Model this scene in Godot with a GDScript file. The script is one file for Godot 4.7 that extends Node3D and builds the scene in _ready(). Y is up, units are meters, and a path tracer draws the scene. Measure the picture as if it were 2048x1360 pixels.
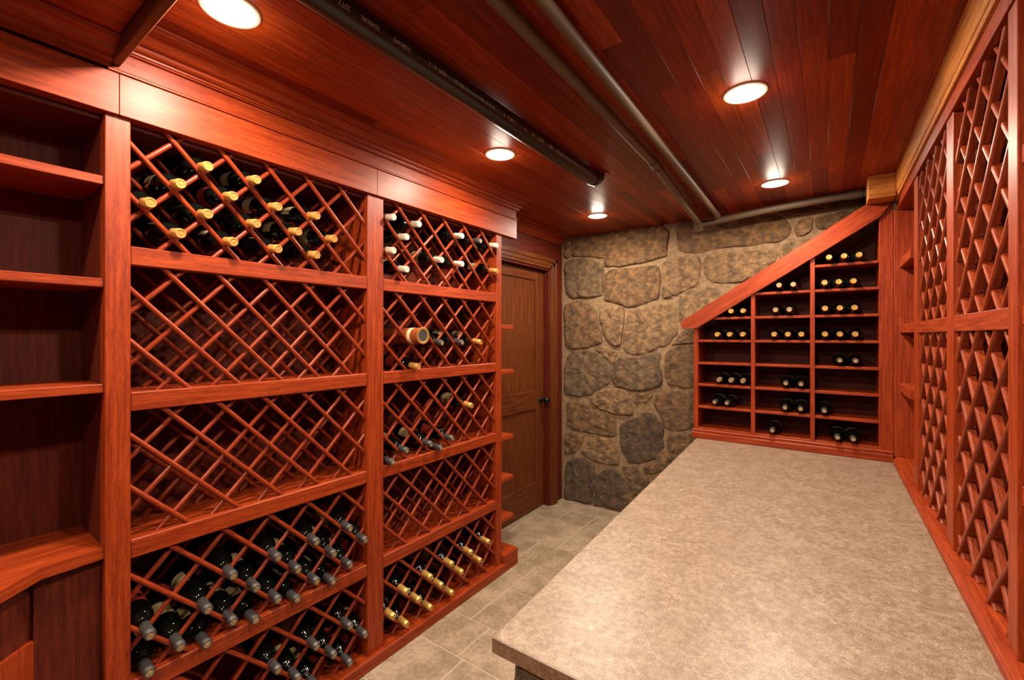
extends Node3D

# ---------------------------------------------------------------- measured layout (metres)
const CEIL := 2.36
const FACE := -1.67            # front of the left rack
const BACK := -1.945           # back panel of the left rack
const ROWS := [1.745, 1.3135, 0.879, 0.462, 0.05]   # tops of the rails
const RAIL := 0.056
const BAYS := [[-0.415, -1.239, -0.565, 0.1503], [-1.327, -2.185, -1.476, 0.1575]]   # near z, far z, first slat, pitch
const PY := 0.1545
const STONE_Z := -3.56
const DESK := 0.769
const RX := 0.321              # front of the right rack
const UZ := -3.28              # front of the cubby unit
const SHELVES := [1.9136, 1.7633, 1.6085, 1.4536, 1.2988, 1.1474, 0.9948, 0.8434]

var M := {}
var taken := {}
var tex := {}

# ---------------------------------------------------------------- naming
func numbered(n: String) -> String:
	if not taken.has(n):
		taken[n] = 0
		return n
	taken[n] += 1
	return "%s_%03d" % [n, taken[n]]

func tag(o: Node, label: String, category: String, group := "") -> void:
	o.set_meta("label", label)
	o.set_meta("category", category)
	if group != "":
		o.set_meta("group", group)

func thing(called: String, label: String, category: String, at := Vector3.ZERO, group := "") -> Node3D:
	var o := Node3D.new()
	o.name = numbered(called)
	add_child(o)
	o.position = at
	tag(o, label, category, group)
	return o

func setting(called: String, label: String, category: String) -> Node3D:
	var o := Node3D.new()
	o.name = called
	add_child(o)
	tag(o, label, category)
	o.set_meta("kind", "structure")
	return o

func part(parent: Node, called: String, mesh: Mesh, mat: Material) -> MeshInstance3D:
	var o := MeshInstance3D.new()
	var n := called
	var c: Dictionary = parent.get_meta("_c") if parent.has_meta("_c") else {}
	if c.has(called):
		c[called] += 1
		n = "%s_%03d" % [called, c[called]]
	else:
		c[called] = 0
	parent.set_meta("_c", c)
	o.name = n
	o.mesh = mesh
	o.material_override = mat
	o.cast_shadow = GeometryInstance3D.SHADOW_CASTING_SETTING_ON
	parent.add_child(o)
	return o

# ---------------------------------------------------------------- mesh tools
func tri(st: SurfaceTool, a: Vector3, b: Vector3, c: Vector3, out: Vector3) -> void:
	if (a - c).cross(a - b).dot(out) < 0.0:
		var t := b
		b = c
		c = t
	st.add_vertex(a)
	st.add_vertex(b)
	st.add_vertex(c)

func face(st: SurfaceTool, pts: Array, centre: Vector3) -> void:
	var m := Vector3.ZERO
	for p in pts:
		m += p
	m /= pts.size()
	for i in range(1, pts.size() - 1):
		tri(st, pts[0], pts[i], pts[i + 1], m - centre)

func flat_tool() -> SurfaceTool:
	var st := SurfaceTool.new()
	st.begin(Mesh.PRIMITIVE_TRIANGLES)
	st.set_smooth_group(-1)
	return st

func done(st: SurfaceTool) -> ArrayMesh:
	st.generate_normals()
	return st.commit()

# a box with chamfered edges, given by two corners
func box_mesh(lo: Vector3, hi: Vector3, bev := 0.0015) -> ArrayMesh:
	var st := flat_tool()
	var c := (lo + hi) * 0.5
	var h := (hi - lo).abs() * 0.5
	var b: float = minf(bev, minf(h.x, minf(h.y, h.z)) * 0.45)
	var v := func(sx: int, sy: int, sz: int, k: int) -> Vector3:
		var p := Vector3(sx * h.x, sy * h.y, sz * h.z)
		if k != 0: p.x -= sx * b
		if k != 1: p.y -= sy * b
		if k != 2: p.z -= sz * b
		return c + p
	for s in [-1, 1]:
		face(st, [v.call(s, -1, -1, 0), v.call(s, 1, -1, 0), v.call(s, 1, 1, 0), v.call(s, -1, 1, 0)], c)
		face(st, [v.call(-1, s, -1, 1), v.call(1, s, -1, 1), v.call(1, s, 1, 1), v.call(-1, s, 1, 1)], c)
		face(st, [v.call(-1, -1, s, 2), v.call(1, -1, s, 2), v.call(1, 1, s, 2), v.call(-1, 1, s, 2)], c)
		for t in [-1, 1]:
			face(st, [v.call(s, t, -1, 0), v.call(s, t, 1, 0), v.call(s, t, 1, 1), v.call(s, t, -1, 1)], c)
			face(st, [v.call(s, -1, t, 0), v.call(s, 1, t, 0), v.call(s, 1, t, 2), v.call(s, -1, t, 2)], c)
			face(st, [v.call(-1, s, t, 1), v.call(1, s, t, 1), v.call(1, s, t, 2), v.call(-1, s, t, 2)], c)
			for u in [-1, 1]:
				face(st, [v.call(s, t, u, 0), v.call(s, t, u, 1), v.call(s, t, u, 2)], c)
	return done(st)

func box(parent: Node3D, called: String, x0: float, x1: float, y0: float, y1: float, z0: float, z1: float, mat: Material, bev := 0.0015) -> MeshInstance3D:
	var off: Vector3 = parent.position if parent.get_parent() == self else Vector3.ZERO
	var lo := Vector3(minf(x0, x1), minf(y0, y1), minf(z0, z1))
	var hi := Vector3(maxf(x0, x1), maxf(y0, y1), maxf(z0, z1))
	var c := (lo + hi) * 0.5
	var o := part(parent, called, box_mesh(lo - c, hi - c, bev), mat)
	o.position = c - off
	return o

# a polygon (first, second) extruded along the third axis; map turns (u, v, w) into a point
func prism_mesh(poly: PackedVector2Array, w0: float, w1: float, map: Callable) -> ArrayMesh:
	var st := flat_tool()
	var ccw := not Geometry2D.is_polygon_clockwise(poly)
	var mid := Vector2.ZERO
	for p in poly:
		mid += p
	mid /= poly.size()
	for i in poly.size():
		var a := poly[i]
		var b := poly[(i + 1) % poly.size()]
		var n2 := Vector2(b.y - a.y, a.x - b.x)
		if not ccw: n2 = -n2
		var m2 := (a + b) * 0.5
		var n3: Vector3 = map.call(m2.x + n2.x, m2.y + n2.y, w0) - map.call(m2.x, m2.y, w0)
		tri(st, map.call(a.x, a.y, w0), map.call(b.x, b.y, w0), map.call(b.x, b.y, w1), n3)
		tri(st, map.call(a.x, a.y, w0), map.call(b.x, b.y, w1), map.call(a.x, a.y, w1), n3)
	var ids := Geometry2D.triangulate_polygon(poly)
	var d: Vector3 = map.call(mid.x, mid.y, w1) - map.call(mid.x, mid.y, w0)
	for i in range(0, ids.size(), 3):
		var q := [poly[ids[i]], poly[ids[i + 1]], poly[ids[i + 2]]]
		tri(st, map.call(q[0].x, q[0].y, w1), map.call(q[1].x, q[1].y, w1), map.call(q[2].x, q[2].y, w1), d)
		tri(st, map.call(q[0].x, q[0].y, w0), map.call(q[1].x, q[1].y, w0), map.call(q[2].x, q[2].y, w0), -d)
	return done(st)

func along_z(u: float, v: float, w: float) -> Vector3: return Vector3(u, v, w)
func along_y(u: float, v: float, w: float) -> Vector3: return Vector3(u, w, v)
func along_x(u: float, v: float, w: float) -> Vector3: return Vector3(w, v, u)

# a profile (distance along +X, radius) turned about X; sharp[i] breaks the shading at that point
func lathe(profile: Array, sides := 24) -> ArrayMesh:
	var verts := PackedVector3Array()
	var norms := PackedVector3Array()
	var idx := PackedInt32Array()
	for i in profile.size() - 1:
		var a: Vector2 = profile[i]
		var b: Vector2 = profile[i + 1]
		if a.is_equal_approx(b): continue
		var n0 := (b - a).normalized()
		var na := n0
		var nb := n0
		if i > 0:
			var p := (a - (profile[i - 1] as Vector2)).normalized()
			if p.dot(n0) > 0.7: na = (p + n0).normalized()
		if i < profile.size() - 2:
			var q := ((profile[i + 2] as Vector2) - b).normalized()
			if q.dot(n0) > 0.7: nb = (q + n0).normalized()
		var s := verts.size()
		for k in sides + 1:
			var t := TAU * k / sides
			var c := Vector2(cos(t), sin(t))
			verts.append(Vector3(a.x, a.y * c.x, a.y * c.y))
			verts.append(Vector3(b.x, b.y * c.x, b.y * c.y))
			norms.append(Vector3(-na.y, na.x * c.x, na.x * c.y))
			norms.append(Vector3(-nb.y, nb.x * c.x, nb.x * c.y))
		for k in sides:
			var j := s + k * 2
			idx.append_array([j, j + 1, j + 2, j + 1, j + 3, j + 2])
	var arr := []
	arr.resize(Mesh.ARRAY_MAX)
	arr[Mesh.ARRAY_VERTEX] = verts
	arr[Mesh.ARRAY_NORMAL] = norms
	arr[Mesh.ARRAY_INDEX] = idx
	var m := ArrayMesh.new()
	m.add_surface_from_arrays(Mesh.PRIMITIVE_TRIANGLES, arr)
	return m

# a round tube along a path
func tube(path: Array, r: float, sides := 20) -> ArrayMesh:
	var verts := PackedVector3Array()
	var norms := PackedVector3Array()
	var idx := PackedInt32Array()
	var side := Vector3.RIGHT
	for i in path.size():
		var d: Vector3 = ((path[mini(i + 1, path.size() - 1)] as Vector3) - (path[maxi(i - 1, 0)] as Vector3)).normalized()
		if i == 0:
			side = d.cross(Vector3.UP if absf(d.y) < 0.9 else Vector3.RIGHT).normalized()
		side = (side - d * side.dot(d)).normalized()
		var up := side.cross(d)
		for k in sides + 1:
			var t := TAU * k / sides
			var n := side * cos(t) + up * sin(t)
			verts.append((path[i] as Vector3) + n * r)
			norms.append(n)
	for i in path.size() - 1:
		for k in sides:
			var j := i * (sides + 1) + k
			idx.append_array([j, j + 1, j + sides + 1, j + 1, j + sides + 2, j + sides + 1])
	for e in [0, path.size() - 1]:
		var c := verts.size()
		var n: Vector3 = ((path[0] as Vector3) - (path[1] as Vector3)).normalized() if e == 0 else ((path[e] as Vector3) - (path[e - 1] as Vector3)).normalized()
		verts.append(path[e])
		norms.append(n)
		for k in sides + 1:
			verts.append(verts[e * (sides + 1) + k])
			norms.append(n)
		for k in sides:
			if e == 0: idx.append_array([c, c + 2 + k, c + 1 + k])
			else: idx.append_array([c, c + 1 + k, c + 2 + k])
	var arr := []
	arr.resize(Mesh.ARRAY_MAX)
	arr[Mesh.ARRAY_VERTEX] = verts
	arr[Mesh.ARRAY_NORMAL] = norms
	arr[Mesh.ARRAY_INDEX] = idx
	var m := ArrayMesh.new()
	m.add_surface_from_arrays(Mesh.PRIMITIVE_TRIANGLES, arr)
	return m

# ---------------------------------------------------------------- textures
func field(seed_: int, freq: float, oct: int, n := 512, warp := 0.0) -> PackedByteArray:
	var f := FastNoiseLite.new()
	f.seed = seed_
	f.noise_type = FastNoiseLite.TYPE_SIMPLEX_SMOOTH
	if warp > 0.0:
		f.domain_warp_enabled = true
		f.domain_warp_amplitude = warp
		f.domain_warp_frequency = freq * 1.6
		f.domain_warp_fractal_octaves = 3
	f.frequency = freq
	f.fractal_type = FastNoiseLite.FRACTAL_FBM
	f.fractal_octaves = oct
	var im := f.get_seamless_image(n, n, false, false, 0.15, true)
	im.convert(Image.FORMAT_L8)
	return im.get_data()

func picture(n: int, data: PackedByteArray) -> ImageTexture:
	var im := Image.create_from_data(n, n, false, Image.FORMAT_RGB8, data)
	im.generate_mipmaps()
	return ImageTexture.create_from_image(im)

func make_textures() -> void:
	var n := 512
	# wood grain: broad streaks, fine streaks and dark pores; stretched along the board by the material's scale
	var a := field(11, 0.012, 3)
	var b := field(12, 0.06, 3)
	var c := field(13, 0.16, 2)
	var d := PackedByteArray()
	d.resize(n * n * 3)
	for i in n * n:
		var v := 0.42 * a[i] / 255.0 + 0.34 * b[i] / 255.0 + 0.24 * c[i] / 255.0
		v = clampf((v - 0.26) / 0.48, 0.0, 1.0)
		var pore := 0.86 if c[i] < 72 else 1.0
		var k := (0.58 + 0.42 * v) * pore
		d[i * 3] = int(255.0 * clampf(0.30 + 0.70 * k, 0.0, 1.0))
		d[i * 3 + 1] = int(255.0 * clampf(k, 0.0, 1.0))
		d[i * 3 + 2] = int(255.0 * clampf(k * 0.96, 0.0, 1.0))
	tex.grain = picture(n, d)
	# polished limestone of the counter: clouded beige, brown flecks, pale shell marks and veins
	var m := 1024
	var e := field(21, 0.006, 4, m)
	var f := field(22, 0.025, 5, m, 40.0)
	var g := field(23, 0.13, 3, m, 10.0)
	var h := field(24, 0.005, 4, m, 60.0)
	d = PackedByteArray()
	d.resize(m * m * 3)
	for i in m * m:
		var v := 0.16 * e[i] / 255.0 + 0.34 * f[i] / 255.0 + 0.50 * g[i] / 255.0
		v = clampf((v - 0.28) / 0.44, 0.0, 1.0)
		var vein := 1.0 - clampf(absf(h[i] / 255.0 - 0.5) * 110.0, 0.0, 1.0)
		var fleck := 1.0 if g[i] > 196 else 0.0
		var w := clampf(0.60 + 0.32 * v + 0.34 * vein * (f[i] / 255.0) + 0.10 * fleck, 0.0, 1.0)
		d[i * 3] = int(255.0 * w)
		d[i * 3 + 1] = int(255.0 * clampf(w * (0.915 + 0.06 * v), 0.0, 1.0))
		d[i * 3 + 2] = int(255.0 * clampf(w * (0.84 + 0.12 * v), 0.0, 1.0))
	tex.limestone = picture(m, d)
	# floor tile
	var t1 := field(31, 0.008, 4)
	var t2 := field(32, 0.05, 4)
	d = PackedByteArray()
	d.resize(n * n * 3)
	for i in n * n:
		var v := 0.55 * t1[i] / 255.0 + 0.45 * t2[i] / 255.0
		v = clampf((v - 0.28) / 0.44, 0.0, 1.0)
		var w := 0.80 + 0.20 * v
		d[i * 3] = int(255.0 * w)
		d[i * 3 + 1] = int(255.0 * w * 0.985)
		d[i * 3 + 2] = int(255.0 * w * (0.93 + 0.05 * v))
	tex.tile = picture(n, d)
	# field stone: brown and dark patches under pale crusts
	var r1 := field(41, 0.009, 3, 512, 40.0)
	var r2 := field(42, 0.022, 5, 512, 55.0)
	var r3 := field(43, 0.15, 3, 512, 8.0)
	d = PackedByteArray()
	d.resize(n * n * 3)
	var hd := PackedByteArray()
	hd.resize(n * n * 3)
	for i in n * n:
		var p := r1[i] / 255.0
		var q := r2[i] / 255.0
		var s := r3[i] / 255.0
		var v := clampf((0.36 * p + 0.26 * q + 0.38 * s - 0.27) / 0.46, 0.0, 1.0)
		var rust := clampf((q - 0.45) * 2.5, 0.0, 1.0) * clampf((p - 0.30) * 2.5, 0.0, 1.0)
		var w := 0.46 + 0.54 * v
		d[i * 3] = int(255.0 * clampf(w, 0.0, 1.0))
		d[i * 3 + 1] = int(255.0 * clampf(w * (0.97 - 0.06 * rust), 0.0, 1.0))
		d[i * 3 + 2] = int(255.0 * clampf(w * (0.93 - 0.18 * rust), 0.0, 1.0))
		var hh := int(255.0 * clampf(0.5 * q + 0.5 * s, 0.0, 1.0))
		hd[i * 3] = hh
		hd[i * 3 + 1] = hh
		hd[i * 3 + 2] = hh
	tex.rock = picture(n, d)
	tex.rock_height = picture(n, hd)

# ---------------------------------------------------------------- materials
# wood whose grain runs along one axis (0, 1, 2) of the world, or of the piece itself
func wood(color: Color, axis: int, rough := 0.43, own := false, shift := 0.0, coarse := 1.0) -> StandardMaterial3D:
	var m := StandardMaterial3D.new()
	m.albedo_color = color
	m.albedo_texture = tex.grain
	m.uv1_triplanar = true
	m.uv1_world_triplanar = not own
	m.uv1_triplanar_sharpness = 12.0
	var s := Vector3.ONE * 8.5 * coarse
	s[axis] = 0.45 * coarse
	m.uv1_scale = s
	m.uv1_offset = Vector3(shift, shift * 1.7, shift * 0.6)
	m.roughness = rough
	m.metallic_specular = 0.34
	return m

func plain(color: Color, rough: float, metal := 0.0) -> StandardMaterial3D:
	var m := StandardMaterial3D.new()
	m.albedo_color = color
	m.roughness = rough
	m.metallic = metal
	return m

func stony(color: Color, t: Texture2D, scale_: float, rough: float, shift := 0.0, relief: Texture2D = null, depth := 0.0) -> StandardMaterial3D:
	var m := StandardMaterial3D.new()
	m.albedo_color = color
	m.albedo_texture = t
	m.uv1_triplanar = true
	m.uv1_world_triplanar = true
	m.uv1_triplanar_sharpness = 6.0
	m.uv1_scale = Vector3.ONE * scale_
	m.uv1_offset = Vector3(shift, shift * 1.3, shift * 2.1)
	m.roughness = rough
	if relief:
		m.heightmap_enabled = true
		m.heightmap_texture = relief
		m.heightmap_scale = depth
	return m

func make_materials() -> void:
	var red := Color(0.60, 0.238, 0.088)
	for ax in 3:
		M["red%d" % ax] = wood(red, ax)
		M["deep%d" % ax] = wood(Color(0.37, 0.127, 0.056), ax, 0.58, false, 0.37)  # darker red wood; on the back panels its colour carries the recess shade
		M["oak%d" % ax] = wood(Color(0.40, 0.215, 0.085), ax, 0.46, false, 0.21)
		M["pale%d" % ax] = wood(Color(0.80, 0.545, 0.27), ax, 0.45, false, 0.63)
	M.slat = wood(Color(0.58, 0.235, 0.115), 1, 0.27, true, 0.1, 3.0)
	M.slat_b = wood(Color(0.54, 0.21, 0.10), 1, 0.27, true, 0.7, 3.0)
	M.board = wood(Color(0.57, 0.245, 0.115), 1, 0.40, true, 0.3, 1.6)
	M.diag = wood(red, 0, 0.44, true, 0.45)
	var tones := [Color(0.60, 0.225, 0.085), Color(0.55, 0.185, 0.075), Color(0.65, 0.27, 0.105), Color(0.47, 0.15, 0.07), Color(0.60, 0.25, 0.095)]
	for i in tones.size():
		M["plank%d" % i] = wood(tones[i], 2, 0.36, false, 0.17 * i)
	M.limestone = stony(Color(0.655, 0.59, 0.525), tex.limestone, 1.5, 0.37)
	M.edge_stone = stony(Color(0.62, 0.49, 0.375), tex.limestone, 3.2, 0.5, 0.4, tex.rock_height, 0.25)
	for i in 4:
		M["tile%d" % i] = stony([Color(0.61, 0.54, 0.465), Color(0.58, 0.515, 0.44), Color(0.63, 0.56, 0.485), Color(0.595, 0.525, 0.445)][i], tex.tile, 1.3, 0.42, 0.31 * i)
	M.grout = plain(Color(0.64, 0.57, 0.48), 0.8)
	M.mortar = stony(Color(0.545, 0.445, 0.335), tex.tile, 5.0, 0.85, 0.2, tex.rock_height, 0.12)
	var rocks := [Color(0.55, 0.45, 0.33), Color(0.59, 0.455, 0.305), Color(0.67, 0.54, 0.39), Color(0.45, 0.36, 0.27)]
	for i in 4:
		M["rock%d" % i] = stony(rocks[i], tex.rock, 2.9, 0.55, 0.23 * i, tex.rock_height, 1.3)
	M.wall = plain(Color(0.36, 0.16, 0.10), 0.6)
	M.glass = plain(Color(0.035, 0.045, 0.035), 0.06)
	M.cap0 = plain(Color(0.74, 0.53, 0.27), 0.42, 0.3)
	M.cap1 = plain(Color(0.235, 0.22, 0.225), 0.36, 0.2)
	M.cap2 = plain(Color(0.80, 0.745, 0.66), 0.42, 0.15)
	M.cap3 = plain(Color(0.72, 0.56, 0.29), 0.36, 0.45)
	M.cap4 = plain(Color(0.60, 0.51, 0.38), 0.36, 0.5)
	M.cork_end = plain(Color(0.62, 0.52, 0.36), 0.5, 0.2)
	M.paper = plain(Color(0.60, 0.53, 0.38), 0.7)
	M.paper_red = plain(Color(0.58, 0.16, 0.11), 0.65)
	M.canister = plain(Color(0.55, 0.27, 0.12), 0.45)
	M.canister_band = plain(Color(0.86, 0.78, 0.62), 0.5)
	M.canister_end = plain(Color(0.23, 0.21, 0.20), 0.5, 0.3)
	M.brass = plain(Color(0.78, 0.60, 0.34), 0.3, 0.7)
	M.black_iron = plain(Color(0.035, 0.035, 0.04), 0.3, 0.3)
	M.pipe_black = plain(Color(0.12, 0.105, 0.095), 0.30)
	M.pipe_brown = plain(Color(0.36, 0.295, 0.23), 0.55)
	M.print = plain(Color(0.70, 0.66, 0.60), 0.6)
	M.ring = plain(Color(0.88, 0.83, 0.76), 0.4)
	var l := plain(Color(1, 1, 1), 0.5)
	l.emission_enabled = true
	l.emission = Color(1.0, 0.93, 0.84)
	l.emission_energy_multiplier = 9.0
	M.lens = l

# ---------------------------------------------------------------- shared pieces
var slat_mesh: ArrayMesh
var board_mesh: ArrayMesh

# a straight piece of unit length along its own Y, laid from a to b
func lay(parent: Node3D, called: String, mesh: Mesh, a: Vector3, b: Vector3, across: Vector3, mat: Material) -> MeshInstance3D:
	var o := part(parent, called, mesh, mat)
	var d := b - a
	var y := d.normalized()
	var x := (across - y * across.dot(y)).normalized()
	o.transform = Transform3D(Basis(x, d, x.cross(y)), a - parent.position)
	return o

# the two families of slanted slats that fill an upright rectangle; sgn is +1 where the slat climbs with z
func lattice(parent: Node3D, called: String, mesh: Mesh, z_lo: float, z_hi: float, y_lo: float, y_hi: float, z0: float, pz: float, y0: float, py: float, xs: Array, mats: Array) -> void:
	for fam in 2:
		var sgn := 1.0 if fam == 0 else -1.0
		for k in range(-14, 22):
			var zk := z0 + (pz * 0.5 if fam == 1 else 0.0) - k * pz
			# z = zk + sgn * (y - y0) * pz / py
			var s := sgn * pz / py
			var ya := y0 + (z_lo - zk) / s
			var yb := y0 + (z_hi - zk) / s
			var lo := maxf(y_lo, minf(ya, yb))
			var hi := minf(y_hi, maxf(ya, yb))
			if hi - lo < 0.03: continue
			lay(parent, called, mesh, Vector3(xs[fam], lo, zk + s * (lo - y0)), Vector3(xs[fam], hi, zk + s * (hi - y0)), Vector3.RIGHT, mats[fam])

func ordinal(i: int) -> String:
	return ["first", "second", "third", "fourth", "fifth", "sixth", "seventh", "eighth", "ninth"][i]

var bottles := {}
func make_bottle(kind: int) -> Node3D:
	var root := Node3D.new()
	if not bottles.has("glass"):
		bottles.glass = lathe([Vector2(0.006, 0.0), Vector2(0.0, 0.030), Vector2(0.004, 0.0355), Vector2(0.012, 0.0365), Vector2(0.19, 0.0365), Vector2(0.203, 0.0345), Vector2(0.214, 0.029), Vector2(0.222, 0.022), Vector2(0.232, 0.0165), Vector2(0.245, 0.0145), Vector2(0.29, 0.0138), Vector2(0.29, 0.0)])
		bottles.capsule = lathe([Vector2(0.238, 0.0150), Vector2(0.239, 0.0157), Vector2(0.270, 0.0150), Vector2(0.279, 0.0148), Vector2(0.280, 0.0160), Vector2(0.286, 0.0160), Vector2(0.287, 0.0150), Vector2(0.2945, 0.0150), Vector2(0.2965, 0.0135), Vector2(0.2965, 0.0108), Vector2(0.2955, 0.0104)])
		bottles.end = lathe([Vector2(0.2955, 0.0106), Vector2(0.2952, 0.0055), Vector2(0.2962, 0.0048), Vector2(0.2962, 0.0)])
		bottles.paper = label_wrap(0.085, 0.150, 0.0368, 2.3)
	part(root, "glass", bottles.glass, M.glass)
	var cap := part(root, "capsule", bottles.capsule, M["cap%d" % kind])
	part(cap, "capsule_end", bottles.end, M.cork_end if kind == 1 else M["cap%d" % kind])
	return root

# a paper label bent round part of a bottle, its middle facing the bottle's own +Y
func label_wrap(x0: float, x1: float, r: float, arc: float) -> ArrayMesh:
	var st := SurfaceTool.new()
	st.begin(Mesh.PRIMITIVE_TRIANGLES)
	for k in 14:
		var t0 := arc * (k / 14.0 - 0.5)
		var t1 := arc * ((k + 1) / 14.0 - 0.5)
		var a := Vector3(0, cos(t0), sin(t0)) * r
		var c := Vector3(0, cos(t1), sin(t1)) * r
		tri(st, a + Vector3(x0, 0, 0), c + Vector3(x0, 0, 0), c + Vector3(x1, 0, 0), a)
		tri(st, a + Vector3(x0, 0, 0), c + Vector3(x1, 0, 0), a + Vector3(x1, 0, 0), a)
	st.generate_normals()
	return st.commit()

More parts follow.
